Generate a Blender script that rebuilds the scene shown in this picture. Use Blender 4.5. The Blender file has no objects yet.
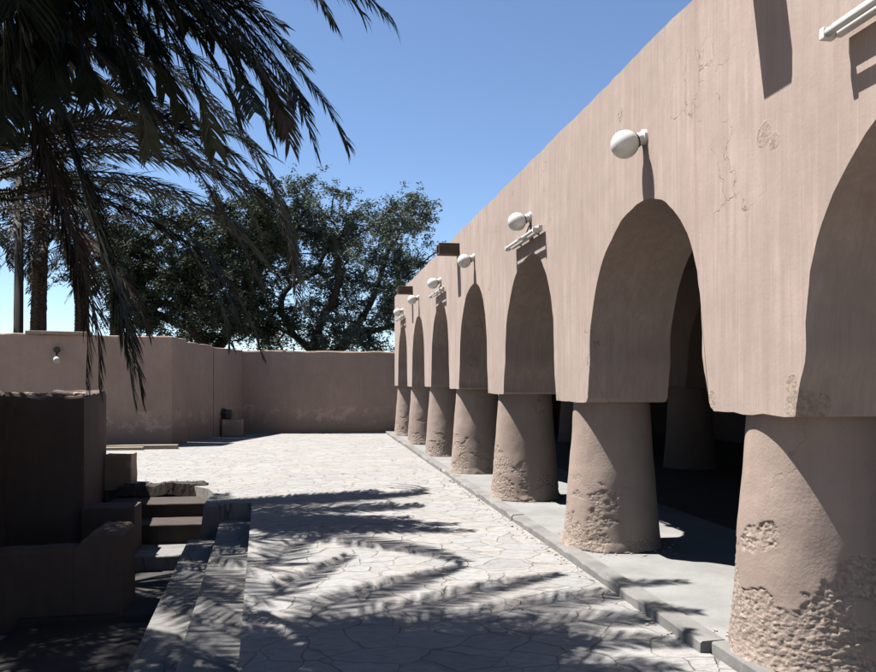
import bpy, bmesh, math, random
import numpy as np
from mathutils import Vector, noise as mn

S = bpy.context.scene
COL = S.collection
R = math.radians
random.seed(7)

# ------------------------------------------------------------------ camera
F, CX, HY = 820.0, 438.0, 381.0          # focal length and principal point in photo pixels, horizon row
EYE = 1.61
TH = math.atan((CX - 310.0) / F)          # yaw away from the arcade's direction
ct, st = math.cos(TH), math.sin(TH)
cd = bpy.data.cameras.new('camera')
cam = bpy.data.objects.new('camera', cd)
COL.objects.link(cam)
cam.location = (0, 0, EYE)
cam.rotation_euler = (R(90), 0, -TH)
cd.sensor_width = 36
cd.lens = F / 876 * 36
cd.shift_y = (HY - 336) / 876
cd.clip_start = 0.05
cd.clip_end = 2000
S.camera = cam


def P(px, py, d):
    """world point seen at a photo pixel at distance d (measured survey of the place)"""
    xc = (px - CX) / F * d
    return Vector((xc * ct + d * st, d * ct - xc * st, EYE - (py - HY) / F * d))


# ------------------------------------------------------------------ helpers
def link(name, mesh, mat=None, parent=None):
    o = bpy.data.objects.new(name, mesh)
    COL.objects.link(o)
    if mat:
        for m in (mat if isinstance(mat, (list, tuple)) else [mat]):
            mesh.materials.append(m)
    if parent:
        o.parent = parent
    return o


def from_bm(name, bm, mat, parent=None, smooth=True, loc=None):
    me = bpy.data.meshes.new(name)
    bm.normal_update()
    if loc is not None:
        bm.transform(__import__('mathutils').Matrix.Translation(-Vector(loc)))
    bm.to_mesh(me)
    bm.free()
    if smooth:
        me.polygons.foreach_set('use_smooth', [True] * len(me.polygons))
    o = link(name, me, mat, parent)
    if loc is not None:
        o.location = loc
    return o


def from_np(name, verts, faces_flat, face_sizes, mat, parent=None, smooth=False, mats=None):
    me = bpy.data.meshes.new(name)
    nv, nf = len(verts), len(face_sizes)
    me.vertices.add(nv)
    me.vertices.foreach_set('co', np.asarray(verts, np.float32).ravel())
    me.loops.add(len(faces_flat))
    me.loops.foreach_set('vertex_index', np.asarray(faces_flat, np.int32))
    me.polygons.add(nf)
    fs = np.asarray(face_sizes, np.int32)
    me.polygons.foreach_set('loop_start', np.concatenate([[0], np.cumsum(fs)[:-1]]).astype(np.int32))
    if smooth:
        me.polygons.foreach_set('use_smooth', [True] * nf)
    me.update(calc_edges=True)
    me.validate()
    return link(name, me, mat, parent)


def tag(o, label=None, cat=None, group=None, kind=None):
    if label:
        o['label'] = label
    if cat:
        o['category'] = cat
    if group:
        o['group'] = group
    if kind:
        o['kind'] = kind
    return o


def empty(name, loc):
    o = bpy.data.objects.new(name, None)
    COL.objects.link(o)
    o.location = loc
    o.empty_display_size = 0.2
    bpy.context.view_layer.update()
    return o


def child(o, root):
    """parent o (built in world space) to an empty that is only translated"""
    o.parent = root
    o.location = Vector(o.location) - Vector(root.location)
    return o


def fbm(v, oct=4):
    return mn.fractal(v, 1.0, 2.0, oct)


def bevel(o, w, seg=2, ang=40):
    m = o.modifiers.new('bevel', 'BEVEL')
    m.width = w
    m.segments = seg
    m.limit_method = 'ANGLE'
    m.angle_limit = R(ang)
    return o


def bm_box(bm, x0, x1, y0, y1, z0, z1):
    vs = [bm.verts.new((x, y, z)) for z in (z0, z1) for y in (y0, y1) for x in (x0, x1)]
    for f in ((0, 2, 3, 1), (4, 5, 7, 6), (0, 1, 5, 4), (2, 6, 7, 3), (0, 4, 6, 2), (1, 3, 7, 5)):
        bm.faces.new([vs[i] for i in f])
    return vs


def bm_prism(bm, pts, z0, z1):
    """vertical prism on a counter-clockwise footprint"""
    a = [bm.verts.new((p[0], p[1], z0)) for p in pts]
    b = [bm.verts.new((p[0], p[1], z1)) for p in pts]
    n = len(pts)
    for i in range(n):
        bm.faces.new((a[i], a[(i + 1) % n], b[(i + 1) % n], b[i]))
    bm.faces.new(b)
    bm.faces.new(a[::-1])


def bm_tube(bm, pts, rads, n=10, cap=True):
    rings = []
    up = Vector((0, 0, 1))
    for i, p in enumerate(pts):
        p = Vector(p)
        t = (Vector(pts[min(i + 1, len(pts) - 1)]) - Vector(pts[max(i - 1, 0)])).normalized()
        a = t.cross(up)
        if a.length < 1e-3:
            a = t.cross(Vector((1, 0, 0)))
        a.normalize()
        b = t.cross(a)
        rings.append([bm.verts.new(p + (a * math.cos(2 * math.pi * k / n) + b * math.sin(2 * math.pi * k / n)) * rads[i]) for k in range(n)])
    for i in range(len(rings) - 1):
        for k in range(n):
            bm.faces.new((rings[i][k], rings[i][(k + 1) % n], rings[i + 1][(k + 1) % n], rings[i + 1][k]))
    if cap:
        bm.faces.new(rings[0][::-1])
        bm.faces.new(rings[-1])
    return rings


# ------------------------------------------------------------------ materials
class NT:
    def __init__(self, name):
        self.m = bpy.data.materials.new(name)
        self.m.use_nodes = True
        self.t = self.m.node_tree
        self.b = self.t.nodes['Principled BSDF']
        self.b.inputs['Roughness'].default_value = 0.9
        self.b.inputs['Specular IOR Level'].default_value = 0.25

    def n(self, typ, ins=None, **kw):
        nd = self.t.nodes.new(typ)
        for k, v in kw.items():
            setattr(nd, k, v)
        for k, v in (ins or {}).items():
            self.set(nd.inputs[k], v)
        return nd

    def set(self, sock, v):
        if isinstance(v, bpy.types.NodeSocket):
            self.t.links.new(v, sock)
        elif isinstance(v, (tuple, list)) and len(v) == 3 and sock.type == 'RGBA':
            sock.default_value = (*v, 1)
        else:
            sock.default_value = v

    def pos(self, scale=(1, 1, 1)):
        g = self.n('ShaderNodeNewGeometry')
        m = self.n('ShaderNodeMapping', {'Scale': scale})
        self.t.links.new(g.outputs['Position'], m.inputs['Vector'])
        return m.outputs[0]

    def noise(self, vec, scale, detail=4, rough=0.55, dist=0.0):
        return self.n('ShaderNodeTexNoise', {'Vector': vec, 'Scale': scale, 'Detail': detail, 'Roughness': rough, 'Distortion': dist}).outputs[0]

    def ramp(self, v, a, b, lo=0.0, hi=1.0):
        return self.n('ShaderNodeMapRange', {'Value': v, 'From Min': a, 'From Max': b, 'To Min': lo, 'To Max': hi}).outputs[0]

    def math(self, op, a, b=0.5):
        nd = self.n('ShaderNodeMath', operation=op)
        self.set(nd.inputs[0], a)
        self.set(nd.inputs[1], b)
        return nd.outputs[0]

    def mix(self, f, a, b, mode='MIX'):
        nd = self.n('ShaderNodeMix', data_type='RGBA', blend_type=mode)
        self.set(nd.inputs[0], f)
        self.set(nd.inputs[6], a)
        self.set(nd.inputs[7], b)
        return nd.outputs[2]

    def color(self, c):
        self.set(self.b.inputs['Base Color'], c)

    def bump(self, h, strength=0.5, dist=0.02, prev=None):
        nd = self.n('ShaderNodeBump', {'Height': h, 'Strength': strength, 'Distance': dist})
        if prev is not None:
            self.t.links.new(prev, nd.inputs['Normal'])
        self.t.links.new(nd.outputs[0], self.b.inputs['Normal'])
        return nd.outputs[0]


def plaster(name, base, dark, rough_col, streak=0.5, wear_attr=False, spots=(), salt=None, grain=0.35, relief=0.5, runs=False):
    k = NT(name)
    p = k.pos()
    big = k.noise(p, 0.9, 6, 0.6)
    mid = k.noise(p, 5.0, 6, 0.65)
    fine = k.noise(p, 55.0, 5, 0.7)
    st_ = k.noise(k.pos((9, 9, 0.55)), 1.3, 5, 0.6, 0.3)
    st2 = k.noise(k.pos((30, 30, 1.4)), 1.0, 3, 0.6)
    c = k.mix(k.ramp(big, 0.3, 0.66), dark, base)
    blot = k.noise(k.pos((1.0, 1.0, 0.6)), 2.1, 7, 0.68, 0.6)
    c = k.mix(k.ramp(blot, 0.5, 0.7, 0, 0.45), c, tuple(min(1, x * 1.18) for x in base))
    c = k.mix(k.ramp(blot, 0.28, 0.45, 0.4, 0), c, (dark[0] * 0.95, dark[1] * 0.86, dark[2] * 0.84))
    c = k.mix(k.math('MULTIPLY', k.ramp(st_, 0.38, 0.62, 1, 0), streak), c, dark)
    c = k.mix(k.math('MULTIPLY', k.ramp(st2, 0.5, 0.78), streak * 0.45), c, tuple(min(1, x * 1.28) for x in base))
    c = k.mix(k.math('MULTIPLY', k.ramp(mid, 0.35, 0.75), 0.28), c, tuple(x * 0.72 for x in dark))
    h = k.math('ADD', k.math('MULTIPLY', mid, 0.8), k.math('MULTIPLY', fine, grain))
    if runs:      # rain runs and fine brushed lines of the render
        rn = k.noise(k.pos((5, 5, 0.22)), 1.0, 5, 0.62, 0.4)
        c = k.mix(k.ramp(rn, 0.56, 0.70, 0, 0.42), c, (dark[0] * 0.82, dark[1] * 0.72, dark[2] * 0.66))
        br = k.noise(k.pos((46, 46, 1.2)), 1.0, 3, 0.65, 0.5)
        c = k.mix(k.ramp(br, 0.42, 0.70, 0.0, 0.30), c, tuple(x * 0.86 for x in dark))
        h = k.math('ADD', h, k.math('MULTIPLY', br, 0.35))
    # hairline cracks
    wv = k.n('ShaderNodeVectorMath', {0: p}, operation='ADD')
    nz = k.n('ShaderNodeTexNoise', {'Vector': p, 'Scale': 2.5, 'Detail': 5.0})
    sc = k.n('ShaderNodeVectorMath', operation='SCALE')
    k.t.links.new(nz.outputs['Color'], sc.inputs[0])
    sc.inputs['Scale'].default_value = 0.7
    k.t.links.new(sc.outputs[0], wv.inputs[1])
    vor = k.n('ShaderNodeTexVoronoi', {'Vector': wv.outputs[0], 'Scale': 0.75}, feature='DISTANCE_TO_EDGE')
    crack = k.math('MULTIPLY', k.ramp(vor.outputs['Distance'], 0.0, 0.0035, 1, 0), k.ramp(k.noise(p, 0.9, 2), 0.53, 0.60))
    c = k.mix(k.math('MULTIPLY', crack, 0.75), c, tuple(x * 0.35 for x in dark))
    h = k.math('SUBTRACT', h, k.math('MULTIPLY', crack, 0.5))
    wear = None
    if wear_attr:
        wear = k.n('ShaderNodeAttribute', attribute_name='wear').outputs['Fac']
    for (sx, sy, sz, sr) in spots:
        d = k.n('ShaderNodeVectorMath', operation='DISTANCE')
        g = k.n('ShaderNodeNewGeometry')
        k.t.links.new(g.outputs['Position'], d.inputs[0])
        d.inputs[1].default_value = (sx, sy, sz)
        dd = k.math('ADD', d.outputs['Value'], k.math('MULTIPLY', k.math('SUBTRACT', k.noise(p, 9.0, 5, 0.7), 0.5), sr * 1.7))
        w = k.ramp(dd, sr * 0.9, sr, 1, 0)
        wear = w if wear is None else k.math('MAXIMUM', wear, w)
    if wear is not None:
        agg = k.noise(p, 34.0, 6, 0.75)
        vv = k.n('ShaderNodeTexVoronoi', {'Vector': p, 'Scale': 42.0})
        rc = k.mix(k.ramp(agg, 0.32, 0.68), tuple(x * 0.55 for x in rough_col), tuple(min(1, x * 1.2) for x in rough_col))
        c = k.mix(wear, c, rc)
        h = k.math('ADD', h, k.math('MULTIPLY', wear, k.math('SUBTRACT', k.math('MULTIPLY', agg, 2.2), k.math('MULTIPLY', vv.outputs['Distance'], 1.2))))
    if salt:
        z0, z1, amt = salt
        sep = k.n('ShaderNodeSeparateXYZ')
        k.t.links.new(k.n('ShaderNodeNewGeometry').outputs['Position'], sep.inputs[0])
        zz = k.math('ADD', sep.outputs['Z'], k.math('MULTIPLY', k.math('SUBTRACT', mid, 0.5), 0.9))
        damp = k.ramp(zz, z0, z1, 1, 0)
        c = k.mix(k.math('MULTIPLY', damp, amt), c, tuple(x * 0.6 for x in dark))
        band = k.math('MULTIPLY', k.ramp(zz, z0, z0 + 0.12), k.ramp(zz, z1, z1 + 0.1, 1, 0))
        band = k.math('MULTIPLY', band, k.ramp(k.noise(p, 2.6, 5, 0.7), 0.52, 0.6))
        c = k.mix(k.math('MULTIPLY', band, 0.55), c, tuple(min(1, x * 1.35) for x in base))
    k.color(c)
    k.bump(h, relief, 0.016)
    return k.m


def paving(name, base, cell, joint_w, wob, tint=0.25, joint=(0.09, 0.075, 0.06)):
    k = NT(name)
    p = k.pos()
    nz = k.n('ShaderNodeTexNoise', {'Vector': p, 'Scale': 1.6, 'Detail': 4.0})
    sc = k.n('ShaderNodeVectorMath', operation='SCALE')
    k.t.links.new(nz.outputs['Color'], sc.inputs[0])
    sc.inputs['Scale'].default_value = wob
    ad = k.n('ShaderNodeVectorMath', {0: p}, operation='ADD')
    k.t.links.new(sc.outputs[0], ad.inputs[1])
    fl = k.n('ShaderNodeMapping', {'Scale': (1.0, 1.15, 0.0), 'Rotation': (0, 0, 0.3)})
    k.t.links.new(ad.outputs[0], fl.inputs['Vector'])
    ve = k.n('ShaderNodeTexVoronoi', {'Vector': fl.outputs[0], 'Scale': cell, 'Randomness': 0.95}, feature='DISTANCE_TO_EDGE')
    vc = k.n('ShaderNodeTexVoronoi', {'Vector': fl.outputs[0], 'Scale': cell, 'Randomness': 0.95})
    fine = k.noise(p, 38, 6, 0.7)
    mid = k.noise(p, 7, 5, 0.6)
    big = k.noise(p, 0.55, 4, 0.55)
    jw = k.math('MULTIPLY', k.ramp(k.noise(p, 3.1, 3), 0.3, 0.7, 0.2, 1.7), joint_w * cell / 1.9)
    j = k.math('DIVIDE', ve.outputs['Distance'], jw)
    j = k.ramp(j, 0.45, 1.0, 1, 0)
    sepc = k.n('ShaderNodeSeparateColor')
    k.t.links.new(vc.outputs['Color'], sepc.inputs[0])
    c = k.mix(k.math('MULTIPLY', sepc.outputs[0], tint), base, tuple(x * 0.62 for x in base))
    c = k.mix(k.math('MULTIPLY', sepc.outputs[1], tint * 0.8), c, (base[0] * 1.08, base[1] * 0.93, base[2] * 0.78))
    c = k.mix(k.ramp(mid, 0.42, 0.75, 0, 0.35), c, tuple(x * 0.66 for x in base))
    c = k.mix(k.ramp(big, 0.4, 0.7, 0, 0.3), c, tuple(x * 0.75 for x in base))
    c = k.mix(k.ramp(fine, 0.55, 0.8, 0, 0.35), c, tuple(x * 0.6 for x in base))
    dash = k.noise(k.pos((5, 11, 1)), 2.2, 6, 0.7)
    c = k.mix(k.ramp(dash, 0.54, 0.68, 0, 0.42), c, tuple(x * 0.5 for x in base))
    dust = k.ramp(k.noise(p, 1.1, 3), 0.35, 0.7, 0.4, 0.95)
    c = k.mix(k.math('MULTIPLY', j, dust), c, joint)
    k.color(c)
    h = k.math('ADD', k.math('MULTIPLY', mid, 0.55), k.math('MULTIPLY', fine, 0.3))
    h = k.math('SUBTRACT', h, k.math('MULTIPLY', k.ramp(dash, 0.5, 0.75), 0.4))
    h = k.math('ADD', h, k.math('MULTIPLY', sepc.outputs[2], 0.35))
    h = k.math('SUBTRACT', h, k.math('MULTIPLY', j, 1.0))
    k.bump(h, 0.8, 0.02)
    return k.m


def concrete(name, base, scale=1.0, amt=0.35):
    k = NT(name)
    p = k.pos()
    a = k.noise(p, 2.2 * scale, 6, 0.65)
    b = k.noise(p, 45 * scale, 5, 0.7)
    c = k.mix(k.ramp(a, 0.35, 0.72, 0, amt * 1.6), base, tuple(x * 0.55 for x in base))
    c = k.mix(k.ramp(b, 0.5, 0.8, 0, amt), c, tuple(x * 0.5 for x in base))
    k.color(c)
    k.bump(k.math('ADD', a, k.math('MULTIPLY', b, 0.4)), 0.5, 0.012)
    return k.m


def simple(name, col, rough=0.6, var=0.25, scale=8.0, spec=0.3, stretch=(1, 1, 1)):
    k = NT(name)
    n = k.noise(k.pos(stretch), scale, 4, 0.6)
    k.color(k.mix(k.ramp(n, 0.3, 0.75), tuple(x * (1 - var) for x in col), tuple(min(1, x * (1 + var)) for x in col)))
    k.b.inputs['Roughness'].default_value = rough
    k.b.inputs['Specular IOR Level'].default_value = spec
    k.bump(n, 0.2, 0.004)
    return k.m


def leafmat(name, a, b, rough=0.55, scale=1.2, spec=0.3, trans=0.0):
    k = NT(name)
    p = k.pos()
    n = k.noise(p, scale, 3, 0.6)
    n2 = k.noise(p, 14, 2, 0.5)
    c = k.mix(k.ramp(k.math('ADD', k.math('MULTIPLY', n, 0.6), k.math('MULTIPLY', n2, 0.4)), 0.36, 0.64), a, b)
    k.color(c)
    k.b.inputs['Roughness'].default_value = rough
    k.b.inputs['Specular IOR Level'].default_value = spec
    return k.m


A = 2.43                 # facade plane
PITCH = 3.165            # bay length
DEP = 0.75               # wall depth of the arcade
PW = 0.92                # pier width
def pier_near(n):
    return 6.99 + PITCH * (n - 2)

M = {}
M['facade'] = plaster('rendered pink mud plaster', relief=0.3, grain=0.22, base=(0.270, 0.216, 0.187), dark=(0.200, 0.155, 0.133), rough_col=(0.215, 0.168, 0.138), streak=0.75, runs=True,
                      spots=((A, 4.12, 2.95, 0.075), (A, 4.02, 2.88, 0.05), (A, 3.83, 1.50, 0.085), (A, 3.86, 1.60, 0.05), (A, 4.72, 1.50, 0.07), (A + .1, 3.825, 1.47, 0.09),
                             (A, 7.86, 1.45, 0.06), (A, 11.0, 1.46, 0.05), (A, 9.7, 3.9, 0.05), (A, 10.6, 3.62, 0.06), (A, 6.2, 3.72, 0.05)))
M['column'] = plaster('worn column plaster', (0.214, 0.166, 0.140), (0.170, 0.128, 0.107), (0.222, 0.175, 0.144), 0.3, wear_attr=True)
M['inner'] = plaster('inner arcade plaster', (0.12, 0.088, 0.074), (0.09, 0.066, 0.056), (0.11, 0.08, 0.062), 0.3)  # darker than the facade plaster: interior shade put into the colour
M['wall'] = plaster('courtyard wall plaster', (0.295, 0.215, 0.170), (0.24, 0.172, 0.134), (0.22, 0.165, 0.12), 0.35, salt=(0.35, 0.75, 0.5))
M['mud'] = plaster('old mud render darkened for shade', (0.085, 0.06, 0.05), (0.055, 0.04, 0.034), (0.13, 0.1, 0.08), 0.35, grain=0.6)  # court walls darkened: the shade they stand in is put into the colour
M['terrace'] = paving('pale crazy paving', (0.196, 0.194, 0.191), 3.2, 0.0105, 0.42, 0.55, (0.105, 0.092, 0.074))
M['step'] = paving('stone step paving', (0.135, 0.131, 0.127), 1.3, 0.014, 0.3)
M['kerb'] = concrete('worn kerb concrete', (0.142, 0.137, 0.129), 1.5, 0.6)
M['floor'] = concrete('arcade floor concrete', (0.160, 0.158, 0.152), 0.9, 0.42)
M['pitshade'] = concrete('stone darkened for shade', (0.032, 0.029, 0.027), 1.2, 0.4)  # court floor stone, with the walls' shadow put into its colour
M['inner_shade'] = concrete('interior floor with shade in colour', (0.06, 0.046, 0.036), 1.0, 0.4)  # inner part of the arcade floor, coloured dark in place of shade
M['rubble'] = concrete('shade-darkened rubble', (0.04, 0.031, 0.026), 2.0, 0.5)  # bank and upper treads: shade is put into this dark colour
M['ground'] = concrete('dusty ground', (0.32, 0.26, 0.19), 0.5, 0.3)
M['white'] = simple('painted white metal', (0.42, 0.41, 0.385), 0.45, 0.06, 12)
M['shade'] = simple('dusty lamp shade', (0.26, 0.25, 0.23), 0.6, 0.2, 20)
M['globe'] = simple('opal glass globe', (0.42, 0.415, 0.39), 0.22, 0.05, 9, 0.5)
M['tube'] = simple('white fluorescent tube', (0.45, 0.45, 0.43), 0.25, 0.02, 9, 0.5)
M['darkmetal'] = simple('dark metal', (0.03, 0.028, 0.026), 0.5, 0.3, 15)
M['spout'] = simple('dark stained timber', (0.075, 0.05, 0.036), 0.75, 0.35, 6, 0.2, (1, 6, 6))
M['timber'] = simple('pale timber', (0.23, 0.185, 0.135), 0.75, 0.25, 5, 0.2, (1, 9, 9))
M['pole'] = simple('weathered pole wood', (0.010, 0.008, 0.007), 0.85, 0.3, 5, 0.2, (8, 8, 1))
M['bark'] = simple('grey brown bark', (0.035, 0.028, 0.024), 0.9, 0.4, 7, 0.15, (1, 1, 0.4))
M['palmbark'] = simple('palm trunk bark', (0.04, 0.03, 0.023), 0.9, 0.4, 9, 0.15)
M['frond'] = leafmat('palm leaflets', (0.008, 0.011, 0.008), (0.022, 0.029, 0.017), 0.6, 0.9, 0.16)
M['dryfrond'] = leafmat('dry palm leaflets', (0.022, 0.016, 0.012), (0.05, 0.036, 0.026), 0.7, 1.2, 0.2)
M['rachis'] = simple('palm rachis', (0.022, 0.018, 0.011), 0.7, 0.3, 6)
M['leafA'] = leafmat('grey green tree leaves', (0.034, 0.047, 0.037), (0.100, 0.124, 0.100), 0.8, 0.7, 0.12)
M['leafB'] = leafmat('dull green tree leaves', (0.017, 0.024, 0.014), (0.046, 0.058, 0.034), 0.8, 0.7, 0.12)

# ------------------------------------------------------------------ sun and sky
sun_vec = Vector((-0.476, 0.19, 1.0)).normalized()
sd = bpy.data.lights.new('sun', 'SUN')
sd.energy = 5.0
sd.angle = R(0.53)
sd.color = (1.0, 0.965, 0.915)
so = bpy.data.objects.new('sun', sd)
COL.objects.link(so)
so.rotation_euler = sun_vec.to_track_quat('Z', 'Y').to_euler()
w = bpy.data.worlds.new('World')
S.world = w
w.use_nodes = True
nt = w.node_tree
sky = nt.nodes.new('ShaderNodeTexSky')
sky.sky_type = 'NISHITA'
sky.sun_disc = False
sky.sun_elevation = math.asin(sun_vec.z)
sky.sun_rotation = math.atan2(sun_vec.x, sun_vec.y)
sky.altitude = 900
sky.air_density = 0.85
sky.dust_density = 0.05
sky.ozone_density = 3.0
bg = nt.nodes['Background']
bg.inputs[1].default_value = 0.05
nt.links.new(sky.outputs[0], bg.inputs[0])
S.view_settings.view_transform = 'Standard'
S.view_settings.look = 'None'
S.view_settings.gamma = 1
S.view_settings.use_curve_mapping = False
S.view_settings.exposure = 1.85
S.cycles.max_bounces = 6
S.cycles.diffuse_bounces = 1
S.cycles.transparent_max_bounces = 4

# ------------------------------------------------------------------ setting: ground, terrace, arcade floor, kerb
bm = bmesh.new()
vs = [bm.verts.new(p) for p in ((-600, -600, -0.95), (600, -600, -0.95), (600, 900, -0.95), (-600, 900, -0.95))]
bm.faces.new(vs)
tag(from_bm('ground', bm, M['ground'], smooth=False), kind='structure')


def edge_x(y):
    return -0.394 - 0.0567 * (y - 4.65)

KX = 2.285               # kerb line
terr = [(edge_x(-6), -6), (KX + 0.05, -6), (KX + 0.05, 26.6), (-14, 26.6), (-14, 13.55), (-3.2, 13.45), (-2.65, 13.25),
        (-2.2, 13.16), (-1.78, 13.02), (-1.50, 12.62), (-1.38, 12.2), (-1.37, 11.1), (edge_x(11.07), 11.07)]
bm = bmesh.new()
bm_prism(bm, terr, -0.949, 0.0)
terrace = from_bm('terrace', bm, M['terrace'], smooth=False)
tag(terrace, kind='structure')

bm = bmesh.new()
bm_box(bm, KX + 0.145, 4.35, -6, 26.4, -0.9, 0.062)
tag(from_bm('arcade_floor', bm, M['floor'], smooth=False), kind='structure')
bm = bmesh.new()
bm_box(bm, 4.35, 11.2, -6, 26.4, -0.9, 0.056)  # added dark floor that deepens the interior shade
tag(from_bm('shade_dark_floor', bm, M['inner_shade'], smooth=False), kind='structure')

bm = bmesh.new()
y = -6.0
rk = random.Random(3)
while y < 24.0:
    L = rk.uniform(0.9, 2.2)
    jx = rk.uniform(-0.009, 0.009)
    hz = 0.070 + rk.uniform(-0.006, 0.008)
    x0 = KX + jx + (0.055 if y < 4.55 else 0)
    if y < 4.55 < y + L:
        L = 4.55 - y
    n = max(3, int(L / 0.07))
    rows = []
    for i in range(n + 1):
        yy = y + 0.001 + (L - 0.002) * i / n
        end = min(i, n - i) == 0
        e1 = 0.012 + 0.04 * max(0, fbm(Vector((yy * 2.6, 1.7, 0)))) + (0.004 if end else 0)
        o1 = 0.006 * fbm(Vector((yy * 7, 5.1, 0)))
        rows.append([bm.verts.new(q) for q in ((x0 + o1, yy, -0.05), (x0 + o1 + 0.004, yy, hz - e1), (x0 + o1 + e1, yy, hz - (0.006 if end else 0)), (KX + 0.15, yy, hz - 0.002), (KX + 0.15, yy, -0.05))])
    for i in range(n):
        for k in range(4):
            bm.faces.new((rows[i][k], rows[i][k + 1], rows[i + 1][k + 1], rows[i + 1][k])[::-1])
    bm.faces.new(rows[0])
    bm.faces.new(rows[-1][::-1])
    y += L
tag(from_bm('kerb', bm, M['kerb'], smooth=False), kind='structure')

# ------------------------------------------------------------------ arcade building
IMP = {-1: 1.43, 0: 1.43, 1: 1.425, 2: 1.415, 3: 1.44, 4: 1.475, 5: 1.49, 6: 1.475, 7: 1.475}
CROWN = {1: 2.93, 2: 2.945, 3: 3.03, 4: 3.08, 5: 3.10, 6: 3.10, 7: 3.10}
TOP = 4.06
YEND = pier_near(7) + PW
bld = empty('arcade_building', (A, 12.0, 0))
tag(bld, 'long pink mud plaster arcade with tall round arches on stout columns', 'building')


def arch_pts(y0, y1, zl, zr, crown, jit, seed, n=44):
    """from near pier foot (y0, zl) over the crown to the far pier foot (y1, zr)"""
    c, hw = (y0 + y1) / 2, (y1 - y0) / 2
    spring = crown - 1.12
    out = []
    for i in range(n + 1):
        u = math.pi * i / n
        cx_, sn = math.cos(u), math.sin(u)
        q = 0.98
        yy = -math.copysign(abs(cx_) ** q, cx_) * (hw - 0.075)
        zz = spring + 1.12 * abs(sn) ** 0.96
        out.append((c + yy - 0.07 * max(0, sn) ** 2, zz))
    left = [(y0, zl)] + [(y0 + 0.075 * (1 - math.cos(math.pi * k / 8)) / 2, zl + (spring - zl) * k / 8) for k in range(1, 8)]
    right = [(y1 - 0.075 * (1 - math.cos(math.pi * k / 8)) / 2, zr + (spring - zr) * k / 8) for k in range(7, 0, -1)] + [(y1, zr)]
    pts = left + out + right
    res = []
    for i, (a, b) in enumerate(pts):
        k = jit * (1 if 0 < i < len(pts) - 1 else 0)
        res.append((a + k * fbm(Vector((a * 3.1, b * 3.1, seed))), b + k * fbm(Vector((a * 3.1, b * 3.1, seed + 9)))))
    return res


def arcade_wall(x0, depth, n0, n1, ystart, yend, top, jit, name, mat, seed):
    pts = []
    for n in range(n0, n1 + 1):
        a, b = pier_near(n), pier_near(n) + PW
        a2, b2 = max(a, ystart), min(b, yend)
        z = IMP[n]
        r = random.Random(n * 7 + seed)
        # pier underside with chipped corners
        ch = [r.uniform(0.008, 0.03), r.uniform(0.01, 0.045)]
        if n == 1 and seed == 1:
            ch = [0.012, 0.075]
        pts += [(a2, z + ch[0]), (a2 + ch[0] * 0.7, z + ch[0] * 0.2)]
        m = 9
        for i in range(1, m):
            yy = a2 + (b2 - a2) * i / m
            pts.append((yy, z + 0.010 * fbm(Vector((yy * 5, seed, 2.2)))))
        pts += [(b2 - ch[1], z), (b2 - ch[1] * 0.35, z + ch[1] * 0.35), (b2, z + ch[1])]
        if n < n1:
            ap = arch_pts(b, pier_near(n + 1), IMP[n], IMP[n + 1], CROWN[n + 1], jit, seed + n)
            pts += ap[1:-1]
    # top edge, back to the start
    t = yend
    pts.append((yend, top))
    while t > ystart + 0.3:
        t -= 0.12
        pts.append((t, top + 0.024 * fbm(Vector((t * 0.8, seed, 4.0))) + 0.016 * fbm(Vector((t * 5, seed, 1.0)))))
    pts.append((ystart, top))
    bm = bmesh.new()
    fr = [bm.verts.new((x0, p[0], p[1])) for p in pts]
    bk = [bm.verts.new((x0 + depth, p[0], p[1])) for p in pts]
    n = len(pts)
    bm.faces.new(fr[::-1])
    bm.faces.new(bk)
    for i in range(n):
        bm.faces.new((fr[i], fr[(i + 1) % n], bk[(i + 1) % n], bk[i]))
    bmesh.ops.recalc_face_normals(bm, faces=bm.faces)
    o = from_bm(name, bm, mat, smooth=True)
    o.data.set_sharp_from_angle(angle=R(32))
    bevel(o, 0.014, 2, 55)
    return child(o, bld)


arcade_wall(A, DEP, 0, 7, pier_near(0), YEND, TOP, 0.024, 'facade', M['facade'], 1)
arcade_wall(6.4, 0.6, 0, 7, pier_near(0), YEND, 3.56, 0.01, 'inner_arcade', M['inner'], 60)


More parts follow.
